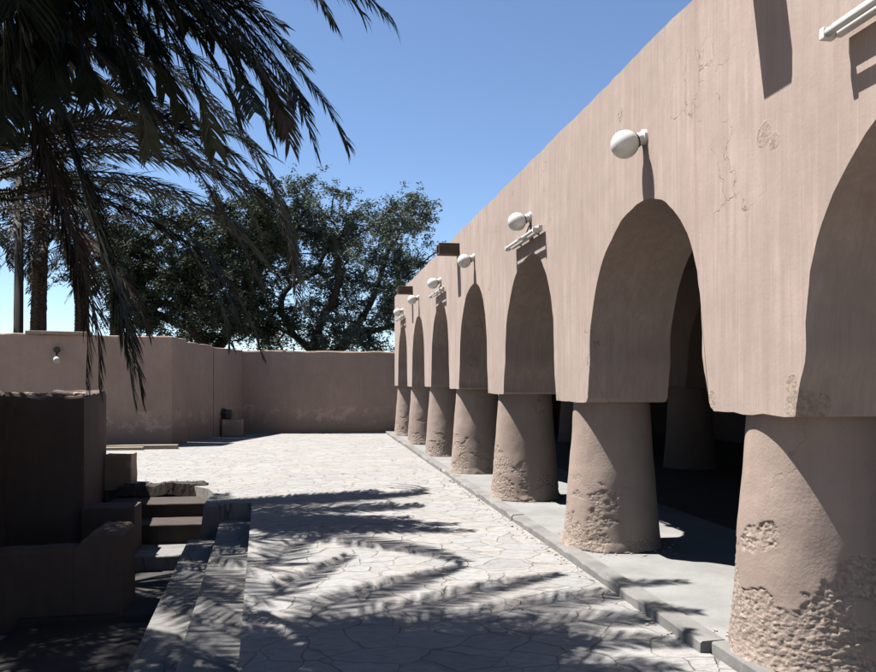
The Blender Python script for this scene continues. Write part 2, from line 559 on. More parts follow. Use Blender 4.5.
def column(cx, cy, ztop, seed, fine, worn=1.0):
    nu, nz = (260, 300) if fine == 2 else ((150, 170) if fine == 1 else (48, 40))
    z0 = 0.07
    vs, wear = [], []
    for j in range(nz + 1):
        t = j / nz
        z = z0 + (ztop + 0.012 - z0) * t
        r0 = 0.462 + (0.352 - 0.462) * (t ** 0.85)
        for i in range(nu):
            a = 2 * math.pi * i / nu
            q = Vector((math.cos(a) * 0.42 + seed * 3.7, math.sin(a) * 0.42 + seed * 1.3, z))
            r = r0 + 0.008 * fbm(q * 2.2, 3)
            w_ = 0.0
            if fine:
                b = fbm(q * 2.4, 5) + 0.30 * fbm(q * 9, 3)
                lim = worn * (0.40 - 1.25 * t) - 3.0 * max(0.0, t - (0.60 if seed == 1 else 0.36))
                side = (0.34 if seed == 1 else 0.28) * math.cos(a - math.pi * 1.12)
                v = b * 0.75 + lim * 0.9 + side - 0.12
                w_ = min(1.0, max(0.0, v / 0.06))
                # islands where the smooth coat still holds
                isl = fbm(q * 3.1 + Vector((9, 4, 2)), 4)
                if isl > 0.20:
                    w_ *= max(0.0, 1 - (isl - 0.20) / 0.05)
                r -= w_ * 0.007
                r += w_ * (0.0025 * fbm(q * 15, 4) + 0.005 * fbm(q * 40, 3))
                if fine == 2:
                    r += w_ * 0.004 * mn.noise(q * 75)
                if t < 0.06:
                    r += 0.02 * (1 - t / 0.06) * (0.6 + fbm(q * 6, 2))
            vs.append((cx + math.cos(a) * r, cy + math.sin(a) * r, z))
            wear.append(w_)
    ff = []
    for j in range(nz):
        for i in range(nu):
            i2 = (i + 1) % nu
            ff += [j * nu + i, j * nu + i2, (j + 1) * nu + i2, (j + 1) * nu + i]
    o = from_np('column', vs, ff, [4] * (nu * nz), M['column'] if fine else M['inner'], smooth=True)
    at = o.data.attributes.new('wear', 'FLOAT', 'POINT')
    at.data.foreach_set('value', wear)
    return child(o, bld)


for n in range(0, 8):
    c = column(A + 0.40, pier_near(n) + PW / 2, IMP[n], n, 2 if n == 1 else (1 if 2 <= n <= 5 else (1 if n > 5 else 0)), {1: 1.35, 2: 0.72, 3: 0.6, 4: 0.85, 5: 0.45, 6: 0.2, 7: 0.15}.get(n, 0.8))
    if n == 1:
        c['label'] = 'nearest column with crumbling plaster over rough aggregate'
for n in range(0, 8):
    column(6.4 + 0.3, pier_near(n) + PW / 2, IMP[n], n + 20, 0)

bm = bmesh.new()
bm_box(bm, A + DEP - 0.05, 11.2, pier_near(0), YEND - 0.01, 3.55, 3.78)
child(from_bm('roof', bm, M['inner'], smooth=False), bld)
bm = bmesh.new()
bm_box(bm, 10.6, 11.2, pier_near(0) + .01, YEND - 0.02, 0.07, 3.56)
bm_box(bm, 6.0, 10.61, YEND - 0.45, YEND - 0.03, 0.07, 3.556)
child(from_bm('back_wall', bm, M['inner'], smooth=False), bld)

for yc in (4.12, 13.40, 19.60):
    bm = bmesh.new()
    hw = 0.13
    zb = 0.14 if yc < 5 else 0.0
    bm_box(bm, A - 0.34, A + 0.2, yc - hw, yc + hw, 3.70 + zb, 3.735 + zb)
    bm_box(bm, A - 0.345, A + 0.2, yc - hw - 0.002, yc - hw + 0.03, 3.7345 + zb, 3.88 + zb)
    bm_box(bm, A - 0.345, A + 0.2, yc + hw - 0.03, yc + hw + 0.002, 3.7345 + zb, 3.88 + zb)
    o = child(from_bm('water_spout', bm, M['spout'], smooth=False), bld)
    bevel(o, 0.006, 1)

# plaster crumbs and grit gathered at the column feet and along the kerb
rg = random.Random(41)
bm = bmesh.new()
for i in range(420):
    if i < 300:
        n = rg.choice((1, 1, 2, 2, 3, 4))
        a_ = rg.uniform(0, 6.2832)
        rr_ = 0.48 + abs(rg.gauss(0, 0.09))
        cx_, cy_, cz_ = A + 0.40 + math.cos(a_) * rr_, pier_near(n) + PW / 2 + math.sin(a_) * rr_, 0.062
        if cx_ < KX + 0.16:
            continue
    else:
        cx_, cy_, cz_ = KX - 0.012 - abs(rg.gauss(0, 0.06)), rg.uniform(3.5, 13), 0.0
    sz = rg.uniform(0.004, 0.011) * (1.7 if rg.random() < 0.08 else 1)
    for v in bmesh.ops.create_icosphere(bm, subdivisions=1, radius=sz)['verts']:
        v.co = Vector((v.co.x * rg.uniform(.8, 1.5), v.co.y * rg.uniform(.8, 1.5), v.co.z * 0.75)) + Vector((cx_, cy_, cz_ + sz * 0.5))
tag(from_bm('plaster_crumbs', bm, M['facade'], smooth=False), 'loose plaster crumbs scattered round the column feet', None, None, 'stuff')

# ------------------------------------------------------------------ lamps on the facade
LAMPZ = {2: 3.40, 3: 3.44, 4: 3.46, 5: 3.50, 6: 3.50, 7: 3.48}
NAMES = {2: 'round white globe lamp above the near full arch, largest of the row',
         3: 'white globe lamp over a tube light above the third arch in view',
         4: 'white globe lamp with no tube light, just right of the nearer roof spout',
         5: 'white globe lamp over a tube light, left of the nearer roof spout',
         6: 'small white globe lamp with no tube light, between the two roof spouts',
         7: 'farthest tiny globe lamp over a tube light at the end of the arcade'}
for n in range(2, 8):
    y0 = (pier_near(n) + pier_near(n - 1) + PW) / 2 - 0.15
    z = LAMPZ[n]
    root = empty('globe_lamp', (A, y0, z))
    tag(root, NAMES[n], 'lamp', 'globe lamps along the arcade')
    d = Vector((-1, 0, -0.38)).normalized()
    g = root.location + d * 0.165
    bm = bmesh.new()
    bmesh.ops.create_uvsphere(bm, u_segments=40, v_segments=24, radius=0.103)
    o = from_bm('globe', bm, M['globe'])
    o.location = g
    child(o, root)
    bm = bmesh.new()
    q = root.location
    bm_tube(bm, [q + d * 0.01, q + d * 0.03, q + d * 0.06, q + d * 0.085], [0.046, 0.047, 0.050, 0.052], 24)
    child(from_bm('holder', bm, M['white'], smooth=False), root)
    bm = bmesh.new()
    bm_tube(bm, [q + d * 0.066, q + d * 0.080], [0.0545, 0.0545], 24)
    child(from_bm('collar', bm, M['darkmetal'], smooth=False), root)
    bm = bmesh.new()
    bm_tube(bm, [q + Vector((0.004, 0, 0)), q + Vector((-0.022, 0, 0)), q + Vector((-0.028, 0, 0))], [0.056, 0.056, 0.048], 24)
    child(from_bm('wall_plate', bm, M['white'], smooth=False), root)

TN = {1: 'white fluorescent tube light above the nearest arch, cut off at the right edge',
      3: 'white fluorescent tube light above the third arch, below a globe lamp',
      5: 'small fluorescent tube light above the fifth arch, left of the nearer roof spout',
      7: 'farthest tiny fluorescent tube light at the end of the arcade'}
for n in (1, 3, 5, 7):
    y0 = (pier_near(n) + pier_near(n - 1) + PW) / 2 - 0.12
    z = {1: 3.20, 3: 3.20, 5: 3.27, 7: 3.27}[n]
    if n == 1:
        y0 += 0.22
    root = empty('tube_light', (A, y0, z))
    tag(root, TN[n], 'light fixture', 'tube lights on the arcade')
    L = 0.62
    bm = bmesh.new()
    bm_box(bm, A - 0.075, A - 0.030, y0 - L, y0 + L, z - 0.022, z + 0.045)
    bevel(child(from_bm('batten', bm, M['white'], smooth=False), root), 0.006, 2)
    bm = bmesh.new()
    bm_tube(bm, [(A - 0.115, y0 - L + 0.03, z - 0.012), (A - 0.115, y0 + L - 0.03, z - 0.012)], [0.019, 0.019], 16)
    child(from_bm('tube', bm, M['tube']), root)
    for s in (-1, 1):
        bm = bmesh.new()
        ye = y0 + s * (L - 0.012)
        bm_box(bm, A - 0.137, A - 0.0745, ye - 0.018, ye + 0.018, z - 0.040, z + 0.014)
        bevel(child(from_bm('end_cap', bm, M['white'], smooth=False), root), 0.006, 2)
        bm = bmesh.new()
        yb = y0 + s * L * 0.6
        bm_box(bm, A - 0.031, A + 0.01, yb - 0.02, yb + 0.02, z - 0.015, z + 0.03)
        child(from_bm('bracket', bm, M['darkmetal'], smooth=False), root)
    bm = bmesh.new()
    bm_tube(bm, [(A - 0.05, y0 - 0.03, z + 0.044), (A - 0.03, y0 - 0.03, z + 0.10), (A - 0.008, y0 - 0.03, z + 0.15)], [0.007] * 3, 8)
    child(from_bm('cable', bm, M['darkmetal']), root)


# ------------------------------------------------------------------ walls
def rough_wall(pts, thick, z0, z1s, seed, amp=0.02, dx=0.22):
    """plastered wall along a polyline, rounded uneven top; z1s = top height at each point; left of travel gets the thickness"""
    bm = bmesh.new()
    P2 = [Vector((p[0], p[1])) for p in pts]
    samp = []
    for i in range(len(P2) - 1):
        d = P2[i + 1] - P2[i]
        n = max(2, int(d.length / dx))
        for k in range(n + (1 if i == len(P2) - 2 else 0)):
            t = k / n
            samp.append((P2[i] + d * t, z1s[i] + (z1s[i + 1] - z1s[i]) * t))
    # normals with mitre
    prof = []
    for i, (p, zt) in enumerate(samp):
        a = samp[max(i - 1, 0)][0]
        b = samp[min(i + 1, len(samp) - 1)][0]
        ta, tb = (p - a), (b - p)
        ta = ta.normalized() if ta.length > 1e-6 else tb.normalized()
        tb = tb.normalized() if tb.length > 1e-6 else ta
        na, nb = Vector((-ta.y, ta.x)), Vector((-tb.y, tb.x))
        nn = (na + nb).normalized()
        nn = nn / max(0.4, nn.dot(na))
        e = amp * fbm(Vector((p.x * 1.7, p.y * 1.7, seed))) + amp * 0.6 * fbm(Vector((p.x * 7, p.y * 7, seed)))
        rr = 0.035 + amp * abs(fbm(Vector((p.x * 3, p.y * 3, seed + 4))))
        f = 0.006 * fbm(Vector((p.x * 2, p.y * 2, seed + 2)))
        q = [(f, z0), (f, z0 + (zt - z0) * 0.4), (f, zt + e - rr), (f + rr * 0.3, zt + e - rr * 0.25), (f + rr, zt + e),
             (thick - rr, zt + e * 0.6), (thick, zt + e * 0.6 - rr), (thick, z0)]
        prof.append([bm.verts.new((p.x + nn.x * u, p.y + nn.y * u, v)) for u, v in q])
    m = len(prof[0])
    for i in range(len(prof) - 1):
        for k in range(m - 1):
            bm.faces.new((prof[i][k], prof[i + 1][k], prof[i + 1][k + 1], prof[i][k + 1]))
    bm.faces.new(prof[0])
    bm.faces.new(prof[-1][::-1])
    bmesh.ops.recalc_face_normals(bm, faces=bm.faces)
    return bm


def wall_thing(name, pts, thick, z0, z1s, seed, mat, label, cat='wall', amp=0.02, dx=0.22):
    return tag(from_bm(name, rough_wall(pts, thick, z0, z1s, seed, amp, dx), mat, smooth=False), label, cat)


# the left courtyard wall with its return, the oblique wall and the end wall
wall_thing('courtyard_wall', [(-16, 18.4), (-7.1, 20.5), (-3.43, 21.4), (-3.19, 22.30)], 0.40, -0.1, [2.72, 2.73, 2.73, 2.72], 11, M['wall'],
           'plain pink plaster wall at the left carrying a small wall lamp and an added pale strip for its sunlit top')
wall_thing('courtyard_wall', [(-3.33, 22.42), (-2.72, 24.0)], 0.35, -0.1, [2.66, 2.62], 12, M['wall'],
           'narrow oblique wall panel beside the dark gap, behind the left wall corner')
wall_thing('courtyard_wall', [(-2.70, 24.02), (-2.05, 25.9)], 0.35, -0.1, [2.575, 2.565], 13, M['wall'],
           'oblique plaster wall panel meeting the end wall, behind the little concrete block')
wall_thing('courtyard_wall', [(-2.40, 25.98), (2.6, 25.35), (4.5, 25.1)], 0.40, -0.1, [2.56, 2.52, 2.52], 14, M['wall'],
           'long end wall across the courtyard with pale salt patches near its foot', amp=0.03)

# pale strip added to stand for sunlight on the left wall top
bm = bmesh.new()
a, b = P(25, 335, 19.25), P(93, 336, 19.85)
d = (b - a).normalized()
nrm = Vector((-d.y, d.x, 0))
for (u0, u1) in ((0.0, 0.55),):
    q = [a - nrm * -0.01, b - nrm * -0.01, b + nrm * 0.3, a + nrm * 0.3]
    bm_prism(bm, [(p.x, p.y) for p in q], 2.72, 2.80)
bevel(tag(from_bm('sunlit_top_strip', bm, M['timber'], smooth=False), 'long pale strip added for the sunlit top of the left wall', 'wall top strip'), 0.006, 1)

# lamp on left wall
q = P(57, 350, 19.56)
root = empty('wall_lamp', q)
tag(root, 'small spotlight with dark mount and white shade on the left courtyard wall', 'lamp')
d1 = Vector((0.24, -0.97, 0)).normalized()
bm = bmesh.new()
bm_tube(bm, [q - d1 * -0.02, q + d1 * 0.12, q + d1 * 0.14], [0.075, 0.075, 0.06], 18)
child(from_bm('mount', bm, M['darkmetal'], smooth=False), root)
bm = bmesh.new()
e = q + d1 * 0.10
bm_tube(bm, [e + Vector((0, 0, -.05)), e + Vector((0, 0, -.13)) + d1 * 0.05, e + Vector((0, 0, -.18)) + d1 * 0.07], [0.022] * 3, 8)
child(from_bm('arm', bm, M['darkmetal']), root)
bm = bmesh.new()
sdir = Vector((0.35, -0.75, -0.5)).normalized()
e2 = e + Vector((-0.02, 0, -.19)) + d1 * 0.05
bm_tube(bm, [e2 - sdir * 0.04, e2, e2 + sdir * 0.13, e2 + sdir * 0.15], [0.035, 0.055, 0.075, 0.07], 18)
child(from_bm('lamp_shade', bm, M['shade'], smooth=False), root)

# concrete block with a dark stone on it
c0 = P(232, 436.5, 23.7)
root = empty('concrete_block', (c0.x, c0.y, 0))
tag(root, 'small square mud block on the paving in front of the oblique wall', 'block')
bm = bmesh.new()
bm_box(bm, c0.x - 0.29, c0.x + 0.29, c0.y - 0.02, c0.y + 0.45, 0.002, 0.50)
bmesh.ops.subdivide_edges(bm, edges=bm.edges[:], cuts=5, use_grid_fill=True)
for v in bm.verts:
    v.co += Vector((fbm(v.co * 3), fbm(v.co * 3 + Vector((5, 0, 0))), 0.7 * fbm(v.co * 3 + Vector((0, 5, 0))))) * 0.012 * (1 if v.co.z > 0.05 else 0)
bevel(child(from_bm('block_body', bm, M['wall'], smooth=False), root), 0.02, 2)
bm = bmesh.new()
bmesh.ops.create_icosphere(bm, subdivisions=4, radius=0.14)
for v in bm.verts:
    n = v.co.normalized()
    v.co *= 1 + 0.55 * fbm(n * 1.6 + Vector((3, 1, 2))) + 0.25 * fbm(n * 5)
    v.co.z = v.co.z * 1.35
    if v.co.z < -0.13:
        v.co.z = -0.13
o = from_bm('stone', bm, M['darkmetal'])
o.location = (c0.x - 0.2, c0.y + 0.2, 0.62)
tag(o, 'dark lump standing on the small mud block by the wall', 'stone')

# planks on the paving beside the left wall
a, b = P(96, 450.5, 18.95), P(176, 450, 19.2)
for i, (u, off, zt, lab) in enumerate(((0.0, 0.0, 0.07, 'near pale timber plank lying on the paving below the left wall'),
                                       (0.08, 0.20, 0.10, 'far timber plank lying behind another along the left wall foot'))):
    p0 = a + (b - a) * 0.0 + Vector((0.1 * i, off, 0))
    p1 = b + Vector((-0.75 if i == 0 else 0.0, off, 0))
    dd = (p1 - p0).normalized()
    nn = Vector((-dd.y, dd.x, 0))
    bm = bmesh.new()
    qq = [p0, p1, p1 + nn * 0.16, p0 + nn * 0.16]
    bm_prism(bm, [(p.x, p.y) for p in qq], 0.003, zt)
    bevel(tag(from_bm('timber_plank', bm, M['timber'], smooth=False), lab, 'plank', 'planks along the left wall'), 0.006, 1)

# ------------------------------------------------------------------ sunken stair court
def slab(bm, pts, z0, z1):
    bm_prism(bm, pts, z0, z1)

def side_line(y, off):
    return edge_x(y) - off

root = empty('stone_steps', (side_line(7, 0.4), 7, -0.9))
tag(root, 'two long stone steps running down beside the terrace edge into the sunken court', 'steps')
for (o0, o1, zt, yf) in ((0.0, 0.40, -0.20, 11.07), (0.40, 0.79, -0.40, 10.75)):
    ys = [-5 + (yf + 5) * i / 40 for i in range(41)]
    rr = [(side_line(yy, o0) - 0.001, yy) for yy in ys]
    ll = [(side_line(yy, o1) + 0.012 * fbm(Vector((yy * 2.1, zt * 10, 0))), yy) for yy in ys]
    bm = bmesh.new()
    bm_prism(bm, ll[::1][:1] + rr[:1] + rr[1:] + ll[::-1][:-1], -0.93, zt)
    bmesh.ops.recalc_face_normals(bm, faces=bm.faces)
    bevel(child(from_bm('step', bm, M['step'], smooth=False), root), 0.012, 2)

# leaning slab that closes the far end of the long steps
bm = bmesh.new()
q = [(-1.46, 10.86), (-1.10, 10.99), (-1.10, 11.085), (-1.46, 11.085)]
bm_prism(bm, q, -0.93, -0.004)
for v in bm.verts:
    if v.co.z > -0.5 and v.co.x < -1.3:
        v.co.x += 0.11
bevel(tag(from_bm('stone_slab', bm, M['step'], smooth=False), 'leaning grey stone slab closing the far end of the long steps', 'slab'), 0.012, 2)

root = empty('stone_steps', (-2.0, 10.6, -0.9))
tag(root, 'dark flight of worn steps descending from the far terrace into the sunken court', 'steps')
for (x0, x1, y0, y1, zt) in ((-2.9, -1.40, 12.2, 13.2, -0.15), (-2.9, -1.36, 11.55, 12.25, -0.34), (-2.9, -1.50, 10.75, 11.6, -0.60), (-2.9, -1.60, 8.75, 10.78, -0.78), (-2.9, -1.15, -1.0, 8.78, -0.845)):
    bm = bmesh.new()
    n = 14
    fr = [(x0 + (x1 - x0) * i / n, y0 + 0.02 * fbm(Vector((i * 0.7, zt * 9, 1)))) for i in range(n + 1)]
    if zt > -0.7 or zt < -0.8:
        bk = [(x1, y1), (x0, y1)]
        pp = fr + bk
    else:
        pp = fr + [(x1, y1), (x0, y1)]
    # follow the long steps on the right-hand side
    pp = [(min(px_, side_line(py_, 0.795)) if py_ < 10.7 else px_, py_) for px_, py_ in pp]
    bm_prism(bm, pp, -0.94 + 0.004 * len(root.children), zt)
    bevel(child(from_bm('step', bm, M['pitshade'] if zt < -0.7 else (M['step'] if zt < -0.5 else M['rubble']), smooth=False), root), 0.015, 2)  # lowest and uppermost treads coloured dark in place of the court's shade

# rubble bank at the head of that flight
bm = bmesh.new()
NX, NY = 70, 30
gv = []
for i in range(NX + 1):
    for j in range(NY + 1):
        x = -2.95 + 1.5 * i / NX
        yy = 12.93 + 0.40 * j / NY
        u = j / NY
        e = min(1, (1 - abs(2 * i / NX - 1)) * 6)
        h = -0.14 + (0.15 + 0.04 * max(0, 1 - abs(x + 1.95) / 0.36) ** 0.5) * min(1, u * 7) * e - (0.13 * max(0, (u - 0.86) / 0.14))
        h = min(h, 0.035)
        h += 0.02 * fbm(Vector((x * 3.5, yy * 3.5, 1))) + 0.035 * abs(fbm(Vector((x * 10, yy * 10, 4))))
        gv.append(bm.verts.new((x, yy, h)))
for i in range(NX):
    for j in range(NY):
        a_ = i * (NY + 1) + j
        bm.faces.new((gv[a_], gv[a_ + NY + 1], gv[a_ + NY + 2], gv[a_ + 1]))
tag(from_bm('rubble_bank', bm, M['rubble'], smooth=False), 'low shade-darkened rubble hump on the terrace edge above the worn steps', 'rubble')

# tall plastered wall block with alcove, left of the stairs
root = empty('alcove_wall', (-3.2, 12.2, 0))
tag(root, 'dark plastered wall with crumbling top enclosing an alcove left of the steps', 'wall')
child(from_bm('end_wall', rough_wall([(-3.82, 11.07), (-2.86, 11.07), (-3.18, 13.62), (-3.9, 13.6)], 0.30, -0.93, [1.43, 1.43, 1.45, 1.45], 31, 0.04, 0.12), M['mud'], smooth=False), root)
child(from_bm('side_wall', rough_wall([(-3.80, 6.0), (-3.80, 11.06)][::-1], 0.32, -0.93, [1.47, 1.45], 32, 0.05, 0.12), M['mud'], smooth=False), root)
for v in root.children[1].data.vertices:
    v.co.x -= 0.32
# crumbs and loose stones along the wall top
rc = random.Random(12)
bm = bmesh.new()
for i in range(46):
    t = rc.random()
    cx_ = -3.86 + 0.98 * t
    cy_ = 11.12 + rc.uniform(0, 0.2)
    sz = rc.uniform(0.012, 0.035)
    m4 = bmesh.ops.create_icosphere(bm, subdivisions=1, radius=sz)
    for v in m4['verts']:
        v.co = Vector((v.co.x * 1.5, v.co.y, v.co.z * 0.7)) * rc.uniform(0.8, 1.2) + Vector((cx_, cy_, 1.445))
child(tag(from_bm('crumbs', bm, M['wall'], smooth=False), kind='stuff'), root)

# ledge in front, stub block on the terrace edge
bm = bmesh.new()
bm_prism(bm, [(-2.88, 10.98), (-2.22, 10.98), (-2.22, 11.45), (-2.88, 11.45)], -0.93, -0.005)
bmesh.ops.subdivide_edges(bm, edges=bm.edges[:], cuts=4, use_grid_fill=True)
for v in bm.verts:
    v.co += Vector((0, fbm(v.co * 4), fbm(v.co * 4 + Vector((3, 3, 3))))) * 0.018
bevel(tag(from_bm('ledge_block', bm, M['mud'], smooth=False), 'low dark ledge at the foot of the alcove wall corner', 'ledge'), 0.02, 2)
bm = bmesh.new()
bm_prism(bm, [(-3.15, 13.30), (-2.74, 13.30), (-2.74, 13.75), (-3.15, 13.75)], -0.1, 0.47)
bmesh.ops.subdivide_edges(bm, edges=bm.edges[:], cuts=4, use_grid_fill=True)
for v in bm.verts:
    v.co += Vector((fbm(v.co * 4), fbm(v.co * 4 + Vector((1, 3, 3))), fbm(v.co * 4 + Vector((3, 3, 3))))) * 0.014
bevel(tag(from_bm('stub_block', bm, M['wall'], smooth=False), 'plastered stub block on the terrace edge against the alcove wall', 'block'), 0.02, 2)

# low front wall with its raised rounded end
root = empty('low_wall', (-2.6, 8.9, -0.9))
tag(root, 'low dark wall with a raised rounded end pier at the bottom left of the court', 'wall')
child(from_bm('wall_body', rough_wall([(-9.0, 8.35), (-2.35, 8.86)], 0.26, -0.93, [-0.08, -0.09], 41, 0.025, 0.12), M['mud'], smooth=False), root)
bm = bmesh.new()
n = 22
prev = None
for i in range(n + 1):
    t = i / n
    x = -2.40 + 0.49 * t
    zt = -0.09 + 0.145 * (1 - math.cos(math.pi * min(1, t / 0.45))) / 2 - (0.045 * max(0, (t - 0.9) / 0.1) ** 2)
    zt += 0.012 * fbm(Vector((x * 8, 2, 2)))
    dy = 0.006 * fbm(Vector((x * 6, 1, 5)))
    ring = [bm.verts.new(p_) for p_ in ((x, 8.85 + dy, -0.93), (x, 8.85 + dy, zt - 0.035), (x, 8.865 + dy, zt - 0.01), (x, 8.89 + dy, zt), (x, 9.45, zt + 0.005), (x, 9.49, zt - 0.03), (x, 9.49, -0.93))]
    if prev:
        for k in range(6):
            bm.faces.new((prev[k], ring[k], ring[k + 1], prev[k + 1]))
    else:
        bm.faces.new(ring)
    prev = ring
bm.faces.new(prev[::-1])
bmesh.ops.recalc_face_normals(bm, faces=bm.faces)
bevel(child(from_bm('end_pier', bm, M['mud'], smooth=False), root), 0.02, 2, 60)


# ------------------------------------------------------------------ palms
def sample_path(ctrl, n):
    """Catmull-Rom through the points, n+1 samples at even arc length"""
    c = [Vector(p) for p in ctrl]
    c = [c[0] * 2 - c[1]] + c + [c[-1] * 2 - c[-2]]
    dense = []
    for i in range(1, len(c) - 2):
        for k in range(24):
            t = k / 24
            p0, p1, p2, p3 = c[i - 1:i + 3]
            dense.append(0.5 * ((2 * p1) + (p2 - p0) * t + (2 * p0 - 5 * p1 + 4 * p2 - p3) * t * t + (3 * p1 - p0 - 3 * p2 + p3) * t ** 3))
    dense.append(c[-2])
    acc = [0.0]
    for i in range(1, len(dense)):
        acc.append(acc[-1] + (dense[i] - dense[i - 1]).length)
    out, j = [], 0
    for i in range(n + 1):
        s = acc[-1] * i / n
        while j < len(acc) - 2 and acc[j + 1] < s:
            j += 1
        f = (s - acc[j]) / max(1e-9, acc[j + 1] - acc[j])
        out.append(dense[j].lerp(dense[j + 1], min(1, max(0, f))))
    return out, acc[-1]


def frond_mesh(ctrl, pairs, maxlen, wid, rng, hang=0.35, start=0.2, rr=0.02, mid=True):
    pts, L = sample_path(ctrl, 40)
    V, Fc, Fs, mats = [], [], [], []
    # rachis
    n = 5
    for i, p in enumerate(pts):
        t = (pts[min(i + 1, 40)] - pts[max(i - 1, 0)]).normalized()
        a = t.cross(Vector((0, 0, 1)))
        if a.length < 1e-3:
            a = Vector((1, 0, 0))
        a.normalize()
        b = a.cross(t)
        r = rr * (1 - 0.88 * i / 40) * (1.6 if i < 3 else 1)
        for k in range(n):
            V.append(p + a * math.cos(6.2832 * k / n) * r * 1.3 + b * math.sin(6.2832 * k / n) * r)
    for i in range(40):
        for k in range(n):
            Fc += [i * n + k, i * n + (k + 1) % n, (i + 1) * n + (k + 1) % n, (i + 1) * n + k]
            Fs.append(4)
            mats.append(1)
    down = Vector((0, 0, -1))
    for i in range(pairs):
        u = start + (1 - start) * (i + rng.random() * 0.6) / pairs
        u = min(u, 0.999)
        f = u * 40
        j = min(39, int(f))
        p = pts[j].lerp(pts[j + 1], f - j)
        t = (pts[min(j + 2, 40)] - pts[max(j - 1, 0)]).normalized()
        side = t.cross(Vector((0, 0, 1)))
        if side.length < 0.15:
            side = t.cross(Vector((1, 0.3, 0)))
        side.normalize()
        up = side.cross(t).normalized()
        q = (u - start) / (1 - start)
        ln = maxlen * (0.35 + 0.65 * min(1, q / 0.22)) * (1 - 0.62 * max(0, (q - 0.45) / 0.55) ** 1.3)
        for s in (-1, 1):
            if rng.random() < 0.035:
                continue
            l = ln * rng.uniform(0.82, 1.1)
            fw = 0.55 + 0.65 * q + rng.uniform(-0.12, 0.12)
            d = (side * s + t * fw + up * rng.uniform(0.05, 0.5)).normalized()
            h = hang * rng.uniform(0.6, 1.4)
            d1 = (d + down * h * 0.5).normalized()
            d2 = (d + down * h * 1.6 + t * 0.15).normalized()
            wv = d1.cross(up + side * rng.uniform(-0.5, 0.5))
            if wv.length < 1e-3:
                wv = side
            wv.normalize()
            w_ = wid * rng.uniform(0.8, 1.15)
            m1 = p + d1 * l * 0.38
            m2 = m1 + (d1 + d2).normalized() * l * 0.32
            e = m2 + d2 * l * 0.30
            b0 = len(V)
            V += [p - wv * w_ * 0.3, p + wv * w_ * 0.3, m1 - wv * w_ * 0.5, m1 + wv * w_ * 0.5, m2 - wv * w_ * 0.38, m2 + wv * w_ * 0.38, e]
            Fc += [b0, b0 + 1, b0 + 3, b0 + 2, b0 + 2, b0 + 3, b0 + 5, b0 + 4, b0 + 4, b0 + 5, b0 + 6]
            Fs += [4, 4, 3]
            mats += [0, 0, 0]
    return V, Fc, Fs, mats


def add_frond(root, ctrl, pairs, maxlen, wid, rng, dry=False, **kw):
    V, Fc, Fs, mats = frond_mesh(ctrl, pairs, maxlen, wid, rng, **kw)
    o = from_np('frond', [tuple(v - root.location) for v in V], Fc, Fs, [M['dryfrond'] if dry else M['frond'], M['rachis']], root)
    o.data.polygons.foreach_set('material_index', mats)
    if dry:
        o['label'] = 'dry brown hanging frond'
    return o


def arc_ctrl(c, az, el, L, droop, rng):
    """a frond leaving the crown at elevation el and bending under its weight"""
    p = Vector(c)
    d = Vector((math.cos(az) * math.cos(el), math.sin(az) * math.cos(el), math.sin(el)))
    out = [p.copy()]
    n = 8
    bend = rng.uniform(-0.06, 0.06)
    for i in range(n):
        p = p + d * (L / n)
        out.append(p.copy())
        d = (d + Vector((-math.sin(az) * bend, math.cos(az) * bend, -droop * (0.55 + 0.9 * i / n)))).normalized()
    return out


def palm_trunk(root, base, top, r0, r1, rng, n=14):
    bm = bmesh.new()
    base, top = Vector(base), Vector(top)
    H = (top - base).length
    rows = max(20, int(H / 0.055))
    bend = Vector((rng.uniform(-.12, .12), rng.uniform(-.12, .12), 0))
    rings = []
    for i in range(rows + 1):
        t = i / rows
        p = base.lerp(top, t) + bend * math.sin(math.pi * t)
        rr = r0 + (r1 - r0) * t
        ring = []
        for k in range(n):
            a = 6.2832 * (k + 0.5 * (i % 2)) / n
            s = rr * (1 + (0.16 if (i + k) % 2 else -0.05) + rng.uniform(-.05, .05))
            ring.append(bm.verts.new(p + Vector((math.cos(a) * s, math.sin(a) * s, 0))))
        rings.append(ring)
    for i in range(rows):
        for k in range(n):
            bm.faces.new((rings[i][k], rings[i][(k + 1) % n], rings[i + 1][(k + 1) % n], rings[i + 1][k]))
    bm.faces.new(rings[-1])
    return child(from_bm('trunk', bm, M['palmbark'], smooth=False), root)


def palm(base, crown, label, named, count, L, pairs, maxlen, wid, seed, r0=0.24, r1=0.2, group=None, azs=(0, 6.2832), nowild=None):
    rng = random.Random(seed)
    root = empty('date_palm', base)
    tag(root, label, 'palm tree', group)
    palm_trunk(root, base, crown, r0, r1, rng)
    for (ctrl, dry, hang) in named:
        add_frond(root, [crown] + ctrl, pairs, maxlen, wid, rng, dry, hang=hang)
    for i in range(count):
        az = azs[0] + (azs[1] - azs[0]) * ((i * 0.618034) % 1.0) + rng.uniform(-.15, .15)
        q = i / max(1, count - 1)
        el = R(78) - R(105) * q + rng.uniform(-.12, .12)
        dr = 0.10 + 0.13 * (1 - abs(q - 0.4)) + rng.uniform(0, .05)
        l = L * rng.uniform(0.85, 1.08) * (0.8 if q > 0.85 else 1)
        ctrl = arc_ctrl(crown, az, el, l, dr, rng)
        if nowild and nowild(ctrl):
            continue
        add_frond(root, ctrl, int(pairs * 0.85), maxlen, wid, rng, q > 0.86, hang=rng.uniform(.25, .6))
    return root


BZ = -0.93


def SH(px, py, z):
    """a point at height z whose shadow falls on the terrace at that spot"""
    g = P(px, py, F * EYE / (py - HY))
    return Vector((g.x - 0.476 * z, g.y + 0.19 * z, z))


def pix(p):
    xc, d = p.x * ct - p.y * st, p.x * st + p.y * ct
    if d < 0.3:
        return None
    return CX + F * xc / d, HY + F * (EYE - p.z) / d


